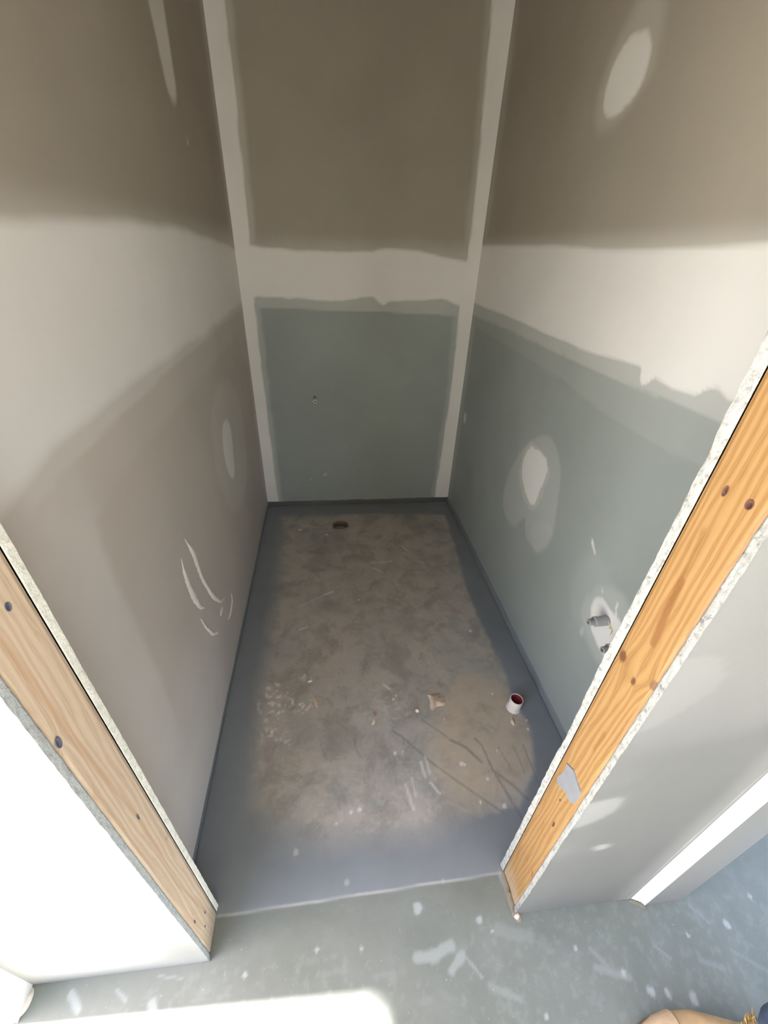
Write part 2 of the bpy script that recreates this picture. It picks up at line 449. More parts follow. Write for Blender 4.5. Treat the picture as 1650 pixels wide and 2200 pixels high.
def mask_right(y, z):
    nz = lambda k, a: (fbm(y, z, 5, 3, k) - .5) * 2 * a
    top = interp(y, [(.4, 1.625), (.9, 1.621), (1.0, 1.616), (1.23, 1.607), (1.6, 1.615), (2.06, 1.622), (2.7, 1.622)])
    bot = interp(y, [(.4, 1.33), (.82, 1.335), (.853, 1.348), (.88, 1.338), (.9, 1.318), (.98, 1.312), (1.05, 1.322), (1.07, 1.298), (1.085, 1.292), (1.10, 1.298), (1.115, 1.334), (1.4, 1.325), (1.8, 1.332), (2.7, 1.345)])
    C = sst(-.008, .012, z - bot + nz(21, .006)) * (1 - sst(-.006, .02, z - top + nz(22, .005)))
    fb = interp(y, [(.4, 1.30), (.81, 1.295), (.95, 1.290), (1.26, 1.283), (1.78, 1.287), (2.7, 1.285)])
    K = sst(-.003, .003, z - fb + (fbm(y, z, 30, 2, 23) - .5) * .006) * (1 - sst(1.6, 1.68, z)) * .68
    f2 = interp(y, [(.4, 1.2), (.82, 1.188), (.97, 1.178), (1.22, 1.178), (1.5, 1.207), (2.0, 1.219), (2.7, 1.24)])
    K = np.maximum(K, sst(-.006, .006, z - f2 + nz(24, .005)) * (z < 1.5) * .16)
    C = np.maximum(C, inside(y, z, [(1.58, .915), (1.42, .90), (1.435, .78), (1.462, .655), (1.57, .70), (1.635, .745), (1.64, .85)], .007, .008, 22, 25, 1) * .9)
    K = np.maximum(K, inside(y, z, [(1.60, .93), (1.40, .905), (1.41, .75), (1.45, .63), (1.6, .67), (1.67, .75), (1.66, .87)], .006, .006, 18, 26, 1) * .62)
    K = np.maximum(K, inside(y, z, [(1.50, 1.01), (1.36, .95), (1.285, .78), (1.27, .64), (1.35, .51), (1.47, .505), (1.50, .62), (1.56, .50), (1.62, .47), (1.74, .50), (1.775, .62), (1.69, .85)], .010, .012, 12, 27) * .36)
    K = np.maximum(K, inside(y, z, [(1.27, .70), (1.275, .60), (1.34, .50), (1.42, .53), (1.44, .62), (1.37, .67)], .012, .01, 14, 28) * .45)
    C = np.maximum(C, inside(y, z, [(1.545, 2.11), (1.475, 2.06), (1.483, 1.99), (1.57, 1.935), (1.66, 1.945), (1.69, 2.03), (1.655, 2.10)], .010, .014, 12, 29, 2) * .9)
    K = np.maximum(K, inside(y, z, [(1.53, 2.2), (1.44, 2.06), (1.455, 1.97), (1.57, 1.91), (1.68, 1.925), (1.72, 2.03), (1.66, 2.15)], .03, .02, 10, 30) * .45)
    # filler round the two pipe fittings
    C = np.maximum(C, inside(y, z, [(.945, .60), (.93, .655), (.885, .665), (.84, .655), (.79, .655), (.73, .62), (.72, .53), (.80, .485), (.88, .50), (.93, .545)], .008, .010, 20, 31, 2) * .85)
    K = np.maximum(K, inside(y, z, [(.985, .60), (.95, .70), (.86, .74), (.7, .70), (.66, .50), (.80, .44), (.92, .47), (.98, .53)], .02, .02, 12, 32) * .35)
    K = np.maximum(K, inside(y, z, [(1.09, .62), (1.06, .74), (.98, .78), (.9, .75), (.9, .5), (1.0, .47), (1.07, .53)], .03, .02, 9, 33) * .14)
    K = np.maximum(K, .5 * (1 - sst(.7, 1.1, np.hypot((y - .935) / .013, (z - .473) / .022))))
    for a, b, w in (((.853, .70), (.838, .655), .005), ((.93, .69), (.925, .675), .004), ((1.05, .79), (1.02, .765), .006)):
        C = np.maximum(C, .8 * (1 - sst(w * .6, w * 1.3, line_d(y, z, [a, b]))))
    K = np.maximum(K, sst(2.55, 2.62, y + nz(34, .03)) * .3)
    C = np.maximum(C, .6 * (1 - sst(.7, 1.1, np.hypot((y - 2.52) / .03, (z - .70) / .04))))
    return np.clip(C, 0, 1), np.clip(K, 0, 1)

# ------------------------------------------------------------------ room walls
def wall(name): return tag(empty(name), kind='structure')
wb = wall('wall_back')
ext = .05
pa, pb = (XL2 - ext, back_y(XL2 - ext)), (XR2 + ext, back_y(XR2 + ext))
fx = lambda X, Y: X
fy = lambda X, Y: Y
lo = panel('plasterboard', pa, pb, 0, 0, JZ, (0, -1), M_GREEN, wb, mask_back, .011, sfun=fx)
lo['label'] = 'blue green moisture board, lower sheet'
hi = panel('plasterboard', pa, pb, 0, JZ, HT, (0, -1), M_BROWN, wb, mask_back, .011, sfun=fx)
hi['label'] = 'brown standard board, upper sheet'
wl = wall('wall_left')
A, B = (XL1, Y1L - BT), (XL2 + (XL2 - XL1) * .03, YBL + .05)
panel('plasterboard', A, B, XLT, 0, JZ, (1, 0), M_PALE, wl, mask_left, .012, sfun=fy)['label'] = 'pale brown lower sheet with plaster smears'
panel('plasterboard', A, B, XLT, JZ, HT, (1, 0), M_BROWN, wl, mask_left, .012, sfun=fy)['label'] = 'brown upper sheet'
wr = wall('wall_right')
A, B = (XR1, Y1R - BT), (XR2, YBR + .05)
panel('plasterboard', A, B, XRT, 0, JZ, (-1, 0), M_GREEN, wr, mask_right, .0095, sfun=fy)['label'] = 'blue green moisture board, lower sheet'
panel('plasterboard', A, B, XRT, JZ, HT, (-1, 0), M_BROWN, wr, mask_right, .012, sfun=fy)['label'] = 'brown standard board, upper sheet'

# raised plaster smears on the left wall
def smear(path, widths, parent, mat, surf, normal, h=.004, seed=0):
    """a trowel smear: ribbon along a path on a wall, domed, with ragged edges"""
    r = np.random.default_rng(seed)
    P = [np.array(p, float) for p in path]
    n = 40; t = np.linspace(0, 1, n)
    cum = np.concatenate([[0], np.cumsum([np.hypot(*(b - a)) for a, b in zip(P[:-1], P[1:])])]); cum /= cum[-1]
    u = np.interp(t, cum, [p[0] for p in P]); v = np.interp(t, cum, [p[1] for p in P])
    for _ in range(3):
        u[1:-1] = (u[:-2] + u[1:-1] * 2 + u[2:]) / 4; v[1:-1] = (v[:-2] + v[1:-1] * 2 + v[2:]) / 4
    w = np.interp(t, np.linspace(0, 1, len(widths)), widths) * (1 + (r.random(n) - .5) * .35)
    du = np.gradient(u); dv = np.gradient(v); L = np.hypot(du, dv); nu_, nv_ = -dv / L, du / L
    V = []; m = 5
    for i in range(n):
        for k in range(m):
            f = (k / (m - 1) - .5) * 2
            a = u[i] + nu_[i] * w[i] * f * .5; b = v[i] + nv_[i] * w[i] * f * .5
            p = np.array(surf(a, b)); V.append(p + np.array(normal) * (h * (1 - f * f) * min(1, w[i] / max(widths) * 1.5) + .0002))
    return mesh_np('plaster_smear', np.array(V), grid_quads(n, m), mat, parent)
sl = lambda y, z: (XL1 + (XL2 - XL1) * (y - Y1L) / (YBL - Y1L) + XLT * z / 2.2, y, z)
for k, (pth, wd) in enumerate([
        ([(1.10, .83), (1.14, .74), (1.15, .63), (1.21, .48), (1.285, .375), (1.33, .36)], [.004, .03, .022, .024, .018, .004]),
        ([(1.04, .80), (1.032, .75), (1.045, .65), (1.075, .56), (1.11, .52)], [.004, .028, .036, .026, .004]),
        ([(1.055, .525), (1.075, .46), (1.12, .375), (1.17, .325)], [.004, .012, .020, .008]),
        ([(1.43, .29), (1.415, .25), (1.36, .235), (1.31, .245)], [.006, .02, .022, .006]),
        ([(1.235, .345), (1.256, .352), (1.28, .35)], [.014, .032, .012])]):
    smear(pth, wd, wl, M_PLAST, sl, (1, 0, 0), seed=k)

# membrane upstands: coated fillet strips turned up the wall feet
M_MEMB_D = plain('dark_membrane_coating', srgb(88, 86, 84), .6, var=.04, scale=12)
def upstand(name, path, z1, th, parent, inward, mat=None):
    """strip with a coved foot following the wall, ragged top edge"""
    path = [np.array(p, float) for p in path]; n = 60
    V = []
    prof = [(0.0, z1), (th, z1 - .003), (th * 1.1, .016), (th * 1.7, .006), (th * 3.2, .0012), (0.0, .0012)]
    for i in range(n):
        t = i / (n - 1); p = path[0] * (1 - t) + path[1] * t
        j = (vnoise(np.array([t * 40.]), np.array([.5]), 3)[0] - .5) * .006
        for q, (o, z) in enumerate(prof):
            V.append((p[0] + inward[0] * o, p[1] + inward[1] * o, z + (j if q < 2 else 0)))
    m = len(prof)
    Q = [(i * m + k, (i + 1) * m + k, (i + 1) * m + k + 1, i * m + k + 1) for i in range(n - 1) for k in range(m - 1)]
    return mesh_np(name, np.array(V), Q, mat or M_MEMB, parent)
upstand('membrane_upstand', [(XL1, Y1L), (XL2, YBL)], .022, .0012, wl, (1, 0))
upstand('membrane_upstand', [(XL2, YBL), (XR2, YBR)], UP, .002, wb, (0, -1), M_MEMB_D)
upstand('membrane_upstand', [(XR1, Y1R), (XR2, YBR)], UP + .006, .002, wr, (-1, 0))

# ------------------------------------------------------------------ the partition with the doorway: studs between two boards
def free_board(name, x_edge, x_far, yface, ny, z1, mat, parent, maskf, side, seed, rough, edge_m, bow=None, du=.008):
    """board with its cut edge at x_edge; face at yface looking along ny (-1 to the hall, +1 to the room)"""
    nz = int(z1 / .007); z = np.linspace(0, z1, nz)
    jit = (fbm(z, z * 0, 4, 2, seed) - .5) * 2 * rough + (fbm(z, z * 0, 60, 3, seed + 1) - .5) * 2 * rough * .6 + rough * 1.1
    nx = max(3, int(abs(x_far - x_edge) / .012)); s = np.linspace(0, 1, nx)
    XX = x_edge + (x_far - x_edge) * s[:, None] + np.zeros((1, nz)); ZZ = np.tile(z, (nx, 1))
    XX[0] += side * jit
    fil, skim_and_light = maskf(XX, ZZ)
    V = np.stack([XX.ravel(), np.full(nx * nz, yface), ZZ.ravel()], 1)
    k = len(V)
    yb = yface - ny * BT
    bk = np.array([(x_edge, yb, 0), (x_edge, yb, z1), (x_far, yb, 0), (x_far, yb, z1)])
    Q = np.vstack([grid_quads(nx, nz), [[k, k + 1, k + 3, k + 2], [nz - 1, (nx) * nz - 1, k + 3, k + 1], [(nx - 1) * nz, k + 2, k + 3, nx * nz - 1], [0, k, k + 2, (nx - 1) * nz]]])
    z4 = np.zeros(4)
    o = mesh_np(name, np.vstack([V, bk]), Q, mat, parent, {'filler': np.concatenate([fil.ravel(), z4]), 'skim_and_light': np.concatenate([skim_and_light.ravel(), z4])}, smooth=False)
    m = 7; v = np.linspace(0, 1, m)
    E = []
    for i in range(nz):
        for q in range(m):
            bulge = 0 if q in (0,) else (vnoise(np.array([z[i] * 130.]), np.array([v[q] * 3.]), seed + 5)[0] - .45) * rough * .9
            dj = jit[i] * (1 - v[q] * .6) + bulge
            yy = yface - ny * BT * v[q] + ny * (0 if q else (vnoise(np.array([z[i] * 90.]), np.array([.3]), seed + 9)[0]) * .0012)
            E.append((x_edge + side * max(dj, .0004), yy, z[i]))
        E.append((x_edge - side * .004, yface - ny * BT, z[i]))
    e = mesh_np('board_edge', np.array(E), grid_quads(nz, m + 1), edge_m, o)
    return o

def stud(parent, xf, side, y0, y1, z1, mat, knots, streaks, holes, seed, label):
    """pine stud: visible face at x = xf between y0 and y1; grain field bends round knots"""
    ny, nz = 30, int(z1 / .005)
    y = np.linspace(y0, y1, ny); z = np.linspace(0, z1, nz)
    YY, ZZ = np.meshgrid(y, z, indexing='ij')
    g = (YY - y0) + (ZZ * .012) + (fbm(YY * .3, ZZ, 1.1, 2, seed) - .5) * .05
    kn = np.zeros_like(g)
    for (ky, kz, r, st) in knots:
        dy, dz = YY - ky, ZZ - kz
        rr = np.hypot(dy / r, dz / (r * 2.2))
        g = g + np.sign(dy + 1e-6) * r * 1.5 * np.exp(-rr ** 1.5 * .35) * np.tanh(np.abs(dy) / (r * .35))
        kn = np.maximum(kn, st * (1 - sst(.75, 1.05, np.hypot(dy / r, dz / (r * 1.35)) + (fbm(YY, ZZ, 60, 2, 3) - .5) * .4)))
    sk = np.zeros_like(g)
    for pth, w, a in streaks:
        sk = np.maximum(sk, a * (1 - sst(w * .5, w, line_d(YY, ZZ, pth) + (fbm(YY * 3, ZZ, 12, 2, 8) - .5) * w * .6)))
    gr = (1 - sst(.02, .12, ZZ + (fbm(YY, ZZ, 22, 3, seed) - .5) * .08)) * .55
    X = np.full_like(YY, xf)
    rad = .004
    X = X + side * np.where((YY - y0 < rad) | (y1 - YY < rad), .0025, 0)
    V = np.stack([X.ravel(), YY.ravel(), ZZ.ravel()], 1); k = len(V)
    xb = xf + side * .055
    bk = np.array([(xb, y0, 0), (xb, y0, z1), (xb, y1, 0), (xb, y1, z1)])
    Q = np.vstack([grid_quads(ny, nz), [[k, k + 1, k + 3, k + 2], [0, nz - 1, k + 1, k], [(ny - 1) * nz, k + 2, k + 3, ny * nz - 1], [nz - 1, ny * nz - 1, k + 3, k + 1], [0, k, k + 2, (ny - 1) * nz]]])
    pad = lambda a: np.concatenate([a.ravel(), np.zeros(4)])
    o = mesh_np('stud', np.vstack([V, bk]), Q, mat, parent, {'grain': pad(g), 'along': pad(ZZ), 'knot': pad(kn), 'streak': pad(sk), 'grime': pad(gr)}, smooth=False)
    o['label'] = label
    # nail holes: little recessed cups proud rims
    for (hy, hz, r, el) in holes:
        bm = bmesh.new()
        n = 12; rings = [(1.0, .0008), (.8, .0012), (.7, -.0002), (.0, -.0002)]
        vs = []
        for f, d in rings[:-1]:
            vs.append([bm.verts.new(Vector((xf - side * (d + .0002), hy + math.cos(a) * r * f, hz + math.sin(a) * r * f * el)) * S) for a in [2 * math.pi * i / n for i in range(n)]])
        for a, b in zip(vs[:-1], vs[1:]):
            for i in range(n): bm.faces.new((a[i], a[(i + 1) % n], b[(i + 1) % n], b[i]))
        bm.faces.new(vs[-1])
        from_bm('nail_hole', bm, M_HOLE if side > 0 else M_HOLE_B, o)
    return o
M_HOLE_B = plain('nail_hole_blue', srgb(104, 104, 120), .8, var=.1, scale=120)
M_HOLE = plain('nail_hole_rust', srgb(96, 60, 48), .8, var=.15, scale=120)

def none_mask(x, z): return np.zeros_like(x), np.zeros_like(x)
def mask_hall_right(x, z):
    nz = lambda k, a: (fbm(x, z, 6, 3, k) - .5) * 2 * a
    K = inside(x, z, [(.528, 1.15), (.572, 1.09), (.57, 1.05), (.52, .965), (.46, .93), (.44, 1.0), (.44, 1.12)], .006, .006, 14, 41, 1) * .35
    K = np.maximum(K, inside(x, z, [(.548, .71), (.556, .66), (.545, .625), (.505, .585), (.47, .57), (.46, .69), (.50, .70)], .008, .006, 14, 42, 1) * .5)
    K = np.maximum(K * .7, .3 * sst(.755, .815, x + nz(43, .01)))
    K = np.maximum(K, .15 * sst(.5, .75, fbm(x, z, 3, 3, 44)))
    K = np.maximum(K, .55 * inside(x, z, [(.57, .46), (.60, .47), (.61, .44), (.58, .43)], .006, .008, 30, 45, 1))
    C = .6 * sst(.815, .838, x + nz(46, .006))  # brightening towards the nib stands in for light bounced off it
    return C, K
def mask_hall_left(x, z):
    nz = lambda k, a: (fbm(x, z, 6, 3, k) - .5) * 2 * a
    K = .8 * sst(.35, .6, fbm(x, z, 2.2, 3, 51)) + .25 * inside(x, z, [(-.40, 1.1), (-.37, .98), (-.5, .9), (-.8, .95), (-.8, 1.2)], .01, .01, 8, 52, 1)
    return np.zeros_like(x), np.clip(K * .35, 0, 1)

wfl = wall('wall_front_left')
yhl = Y1L - T; yhr = Y1R - T
bl = free_board('plasterboard', XOL, XHL - .02, yhl, -1, HT, M_WHITEB, wfl, mask_hall_left, 1, 61, .0018, M_EDGE_GREY)
bl['label'] = 'bright white sheet facing the hall'
br = free_board('plasterboard', XOL, XL1 - .03, Y1L, 1, HT, M_BROWN, wfl, none_mask, 1, 67, .0012, M_EDGE_L)
br['label'] = 'sheet facing the small room, white cut edge'
stud(wfl, XOL, -1, yhl + BT, Y1L - BT, HEAD, M_PINE_L,
     [(.337, 1.041, .006, .25), (.40, .55, .004, .4), (.373, .723, .0035, .7)],
     [([(.352, 1.35), (.358, 1.0), (.372, .72), (.365, .4), (.385, .12)], .006, .5), ([(.335, .9), (.345, .5), (.34, .2)], .005, .3), ([(.335, .30), (.345, .19), (.352, .15)], .012, .25)],
     [(.337, 1.041, .0055, 2.0), (.382, 1.247, .0048, 1.3), (.346, .21, .003, 3.0), (.382, .129, .003, 1.5), (.361, .104, .003, 1.5), (.373, .723, .0025, 4.0)], 71, 'pale pine door stud with flare haze in its colour')
wfr = wall('wall_front_right')
bl = free_board('plasterboard', XOR, .84, yhr, -1, HT, M_GREYB, wfr, mask_hall_right, -1, 81, .0026, M_EDGE)
bl['label'] = 'grey sheet facing the hall, rough white cut edge'
br = free_board('plasterboard', XOR, XR1 + .03, Y1R, 1, HT, M_GREEN, wfr, none_mask, -1, 87, .0040, M_EDGE)
br['label'] = 'sheet facing the small room, rough white cut edge'
st = stud(wfr, XOR, 1, yhr + BT, Y1R - BT, HEAD, M_PINE,
     [(.417, 1.028, .009, .9), (.379, 1.012, .0065, .9), (.347, 1.045, .009, .7)],
     [([(.392, 1.22), (.388, 1.16), (.382, 1.10)], .008, .8), ([(.40, 1.30), (.392, 1.2)], .004, .5), ([(.375, .86), (.378, .80)], .006, .5), ([(.352, .25), (.348, .23)], .004, .9), ([(.392, .44), (.385, .40)], .006, .35), ([(.418, .22), (.412, .16)], .008, .3)],
     [(.400, 1.359, .0035, 2.2), (.366, 1.36, .0052, 1.3), (.369, .491, .003, 3.5), (.385, .575, .002, 2.0)], 91, 'orange pine door stud with knots')
# grey plaster skin stuck on the right stud
pts = smooth_poly([(.411, .682), (.391, .695), (.371, .688), (.357, .682), (.351, .666), (.356, .627), (.366, .617), (.385, .617), (.407, .599), (.418, .611), (.411, .638), (.407, .667)][::-1], 0)
rr_ = np.random.default_rng(5)
V = [(XOR - .0022, p[0] + (rr_.random() - .5) * .003, p[1] + (rr_.random() - .5) * .003) for p in pts]
V2 = [(XOR + .0005, v[1] + (v[1] - .385) * .03, v[2] + (v[2] - .65) * .03) for v in V]
n = len(V)
c0 = (XOR - .0026, .383, .650)
mesh_np('plaster_smear', np.array(V + V2 + [c0]), [(i, (i + 1) % n, n + (i + 1) % n, n + i) for i in range(n)] + [(2 * n, (i + 1) % n, i) for i in range(n)], M_SMEARGREY, st, smooth=False)['label'] = 'grey plaster patch stuck on the stud'
# torn paper curls on the room side board edge
for k, (z0, dz, dy) in enumerate([(.485, -.028, -.016), (.48, -.036, -.010), (.478, -.02, -.004)]):
    V = []
    for i in range(9):
        t = i / 8
        for w in (-1, 1):
            V.append((XOR - .003 - .007 * math.sin(t * 3.1), Y1R - BT * .6 + dy * t + w * .0022 * (1 - .4 * t), z0 + dz * t + w * .001))
    mesh_np('paper_shred', np.array(V), [(2 * i, 2 * i + 2, 2 * i + 3, 2 * i + 1) for i in range(8)], M_PLAST, br)
# smeared plaster fillet at the foot of the right stud
def box(name, x0, x1, y0, y1, z0, z1, mat, parent=None, bevel=0, scale=S):
    bm = bmesh.new()
    bmesh.ops.create_cube(bm, size=1)
    for v in bm.verts:
        v.co = Vector((x0 + (v.co.x + .5) * (x1 - x0), y0 + (v.co.y + .5) * (y1 - y0), z0 + (v.co.z + .5) * (z1 - z0))) * scale
    if bevel: bmesh.ops.bevel(bm, geom=bm.edges[:], offset=bevel * scale, segments=2, affect='EDGES', profile=.6)
    return from_bm(name, bm, mat, parent, smooth=False)

def mound(name, pts, h, mat, parent=None, seed=0, n=26, z0=0.0):
    """low irregular lump on the floor, outline from pts"""
    P = smooth_poly(pts, 2); c = sum(P) / len(P); r = np.random.default_rng(seed)
    rings = [1.0, .8, .55, .28]; V = []; m = len(P)
    for k, f in enumerate(rings):
        for p in P:
            q = c + (p - c) * (f + (r.random() - .5) * .12 * (k > 0))
            z = -.001 if k == 0 else h * (1 - f ** 2) * (.6 + .8 * r.random())
            V.append((q[0], q[1], z0 + z))
    V.append((c[0], c[1], z0 + h * .9))
    Q = [(k * m + i, k * m + (i + 1) % m, (k + 1) * m + (i + 1) % m, (k + 1) * m + i) for k in range(3) for i in range(m)]
    Q += [(3 * m + i, 3 * m + (i + 1) % m, 4 * m) for i in range(m)]
    return mesh_np(name, np.array(V), Q, mat, parent)
mound('plaster_foot', [(.470, .318), (.468, .36), (.472, .40), (.477, .44), (.50, .44), (.50, .31), (.48, .31)], .012, plain('plaster_foot_mix', srgb(128, 116, 98), .8, var=.1, scale=60), wfr, 3)
mound('plaster_foot', [(.472, .320), (.474, .330), (.490, .332), (.493, .320), (.482, .314)], .010, M_PLAST, wfr, 5)
# header over the doorway
hd = wall('wall_front_top')
box('header_stud', XOL - .02, XOR + .02, yhl + BT, Y1R - BT - .006, HEAD, HEAD + .1, plain('header_pine', srgb(226, 178, 118), .6), hd)
box('plasterboard', XOL + .006, XOR - .006, yhl + .004, yhl + .016, HEAD, HT, M_WHITEB, hd)
box('plasterboard', XOL + .006, XOR - .006, Y1R - .016, Y1R - .003, HEAD, HT, M_BROWN, hd)

# nib beyond the right hand hall sheet: chamfered plaster corner
NX0, NX1, NX3, NY = .832, .8652, .9848, .3112
prof = [(.83, .40), (.83, yhr - .0005), (NX0 + .004, yhr - .0008), (NX1, NY), (NX3, NY), (NX3, 2.75), (NX3 - .05, 2.75), (NX3 - .05, .40)]
nib = wall('wall_nib')
def nib_mask(x, z): return np.zeros_like(x), np.zeros_like(x)
Vn, Qn = [], []
zs = np.linspace(0, HT, 40)
for z in zs:
    for p in prof: Vn.append((p[0], p[1], z))
m = len(prof)
Qn = [(i * m + k, i * m + (k + 1) % m, (i + 1) * m + (k + 1) % m, (i + 1) * m + k) for i in range(len(zs) - 1) for k in range(m)]
nb = mesh_np('plasterboard', np.array(Vn), Qn, M_GREYB, nib, {'filler': [0.] * len(Vn), 'skim_and_light': [.25] * len(Vn)}, smooth=False)
# white plaster corner bead on the chamfer
Vn = []
pr2 = [(.8325, yhr + .0004), (NX0 + .003, yhr - .0010), (NX1 - .0015, NY - .0012), (NX1 + .004, NY - .0010), (NX1 + .004, NY + .001)]
for z in zs:
    for p in pr2: Vn.append((p[0], p[1], z))
m = len(pr2)
mesh_np('corner_strip', np.array(Vn), [(i * m + k, i * m + k + 1, (i + 1) * m + k + 1, (i + 1) * m + k) for i in range(len(zs) - 1) for k in range(m - 1)], M_WALLP, nib, smooth=False)['label'] = 'white plastered corner strip'
mound('plaster_foot', [(.825, .325), (.835, .318), (.86, .305), (.872, .30), (.868, .315), (.85, .325), (.835, .335)], .012, plain('plaster_foot_dirty', srgb(130, 124, 110), .85, var=.1, scale=60), nib, 7)

# ------------------------------------------------------------------ floor
def floor_masks(x, y):
    nz = lambda k, f, a: (fbm(x, y, f, 3, k) - .5) * 2 * a
    hall = 1 - sst(-.002, .002, y - (.404 + (x + .369) * .0238 + nz(60, 20, .003)))
    edge = [(-.36, 2.50), (-.335, 1.9), (-.332, 1.64), (-.337, 1.3), (-.338, 1.09), (-.335, .805), (-.30, .67), (-.20, .60), (-.065, .564), (.239, .549), (.45, .585), (.60, .60), (.70, .70), (.745, .80), (.765, .88), (.745, .94), (.735, 1.0), (.755, 1.1), (.738, 1.243), (.735, 1.45), (.744, 1.74), (.79, 2.3), (.80, 2.46), (.5, 2.50), (.1, 2.51)]
    d = poly_sdf(x, y, edge) + nz(61, 10, .014) + nz(62, 40, .006)
    soft = .012 + .05 * sst(.15, -.25, x) + .05 * (1 - sst(.5, .75, y)) * (1 - sst(.3, .5, x))
    mem = sst(-1, 1, d / soft) * (1 - hall)
    # pencil thin patch edges inside the membrane
    sp = np.zeros_like(x)
    dots = [(-.23, 2.34, .012), (-.051, 2.272, .009), (.314, .977, .009), (.223, 1.036, .006), (.237, 1.052, .006), (.419, .929, .005), (.655, 1.026, .005), (-.277, .937, .006), (.117, 1.644, .006),
            (.198, .812, .007), (.228, .814, .004), (.441, .753, .009), (.451, .748, .006), (.591, .788, .005), (.663, 1.379, .008), (.372, .327, .009), (.20, .369, .014), (.724, .188, .008), (.777, .15, .011),
            (.817, .142, .009), (.485, .135, .006), (.878, .128, .012), (-.278, .28, .007), (-.002, .446, .009), (-.159, .536, .010), (.52, .69, .006), (.55, .60, .008), (.47, .62, .005), (.02, .63, .007), (.05, .635, .008), (-.03, .60, .004),
            (.755, .895, .006), (.745, .86, .005), (.40, .30, .005), (-.09, .31, .006), (.03, .30, .006), (.29, .42, .005), (.62, .245, .006), (.95, .24, .006), (.90, .36, .007), (1.02, .34, .006), (1.08, .25, .01), (1.2, .3, .006)]
    for px, py, r in dots:
        k = np.hypot(x - px, (y - py) * .9)
        sp = np.maximum(sp, .85 * (1 - sst(r * .6, r * 1.1, k * (1 + .5 * (vnoise(x * 120, y * 120, 5) - .5)))))
    strokes = [([(-.20, 1.62), (-.13, 1.66), (-.06, 1.70)], .006, .35), ([(-.06, 1.70), (-.02, 1.72)], .009, .6), ([(-.19, 1.455), (-.155, 1.47)], .008, .5), ([(.22, 1.95), (.34, 1.96)], .014, .3), ([(.43, 2.11), (.46, 2.06)], .010, .4), ([(.23, 1.90), (.27, 1.86)], .014, .3),
               ([(.19, 1.11), (.215, 1.085)], .005, .7), ([(.22, .70), (.235, .62)], .007, .45), ([(.245, .72), (.25, .66)], .005, .4), ([(.29, .77), (.295, .72)], .008, .5), ([(.31, .79), (.315, .73)], .007, .45), ([(.31, .70), (.335, .66)], .005, .6),
               ([(.18, .268), (.225, .268)], .016, .5), ([(.22, .268), (.275, .282)], .018, .5), ([(.265, .235), (.305, .262)], .013, .45), ([(.31, .26), (.345, .215)], .004, .4), ([(.655, .205), (.70, .19), (.735, .178)], .013, .28), ([(.66, .24), (.69, .20)], .008, .25),
               ([(-.60, .285), (-.57, .265)], .006, .4), ([(-.71, .29), (-.68, .26)], .012, .6), ([(-.5, .30), (-.44, .29)], .004, .3), ([(-.50, .252), (-.488, .225)], .016, .6), ([(1.0, .30), (1.03, .26)], .005, .3), ([(.84, .23), (.87, .20)], .005, .25), ([(.95, .19), (1.0, .17)], .008, .2), ([(1.05, .20), (1.12, .15)], .006, .18),
               ([(.36, .20), (.43, .17)], .012, .25), ([(.42, .30), (.50, .28)], .02, .18)]
    for pth, w, a in strokes:
        sp = np.maximum(sp, a * (1 - sst(w * .4, w * 1.05, line_d(x, y, pth) * (1 + .9 * (fbm(x, y, 60, 2, 9) - .4)))))
    # speckled plaster prints
    for poly, a in (([(-.345, 1.09), (-.30, 1.16), (-.24, 1.14), (-.21, 1.08), (-.15, 1.05), (-.13, 1.10), (-.10, 1.06), (-.13, 1.0), (-.22, 1.0), (-.26, .97), (-.33, .99)], .75), ([(-.22, 1.20), (-.17, 1.23), (-.13, 1.21), (-.12, 1.16), (-.16, 1.15), (-.2, 1.17)], .55), ([(-.31, .95), (-.26, .95), (-.2, .93), (-.19, .87), (-.28, .85), (-.31, .89)], .5),
                    ([(.05, 1.03), (.30, 1.08), (.32, .95), (.12, .93)], .18), ([(.34, .36), (.9, .36), (1.3, .3), (1.3, .05), (.2, .05)], .12), ([(-.7, .30), (.2, .30), (.2, .1), (-.8, .1)], .12), ([(-.3, .8), (.4, .8), (.35, .55), (-.2, .58)], .10)):
        reg = inside(x, y, poly, .012, .015, 20, 70, 1)
        sp = np.maximum(sp, a * reg * sst(.54, .72, fbm(x, y, 70, 3, 71)))
    sc = np.zeros_like(x)
    for pth, w, a in (([(.20, .90), (.229, .878), (.334, .762), (.432, .673), (.537, .583)], .006, .7), ([(.324, .937), (.396, .872), (.42, .845)], .005, .6), ([(.42, .845), (.473, .811), (.518, .751)], .008, .8), ([(.52, .84), (.538, .814), (.551, .718), (.574, .638), (.60, .545)], .006, .75), ([(.56, .71), (.602, .666), (.64, .615)], .009, .6), ([(.60, .80), (.62, .72)], .004, .5), ([(.66, .80), (.665, .70)], .004, .5),
                      ([(.70, .80), (.70, .66)], .005, .6), ([(-.083, .90), (-.081, .868), (-.067, .823), (-.043, .804)], .004, .5), ([(.05, .88), (.052, .839), (.067, .808)], .004, .5), ([(.235, .87), (.245, .80)], .003, .4), ([(.02, 1.07), (.03, 1.0), (.05, .985)], .004, .3), ([(.10, 1.02), (.13, 1.0), (.14, .98)], .004, .4), ([(.245, 1.12), (.25, 1.0)], .003, .3), ([(-.02, .96), (.02, .92)], .004, .4)):
        sc = np.maximum(sc, a * (1 - sst(w * .2, w * .85, line_d(x, y, pth) * (1 + .7 * (fbm(x, y, 40, 2, 33) - .5)))))
    # bright ridge of the floor step under the door line
    ln = line_d(x, y, [(-.37, .404), (.03, .4135), (.47, .424)])
    sp = np.maximum(sp, .55 * (1 - sst(.0012, .0035, ln)))
    sp = np.maximum(sp, .5 * (1 - sst(.003, .007, line_d(x, y, [(.468, .425), (.476, .37), (.482, .32)]))))
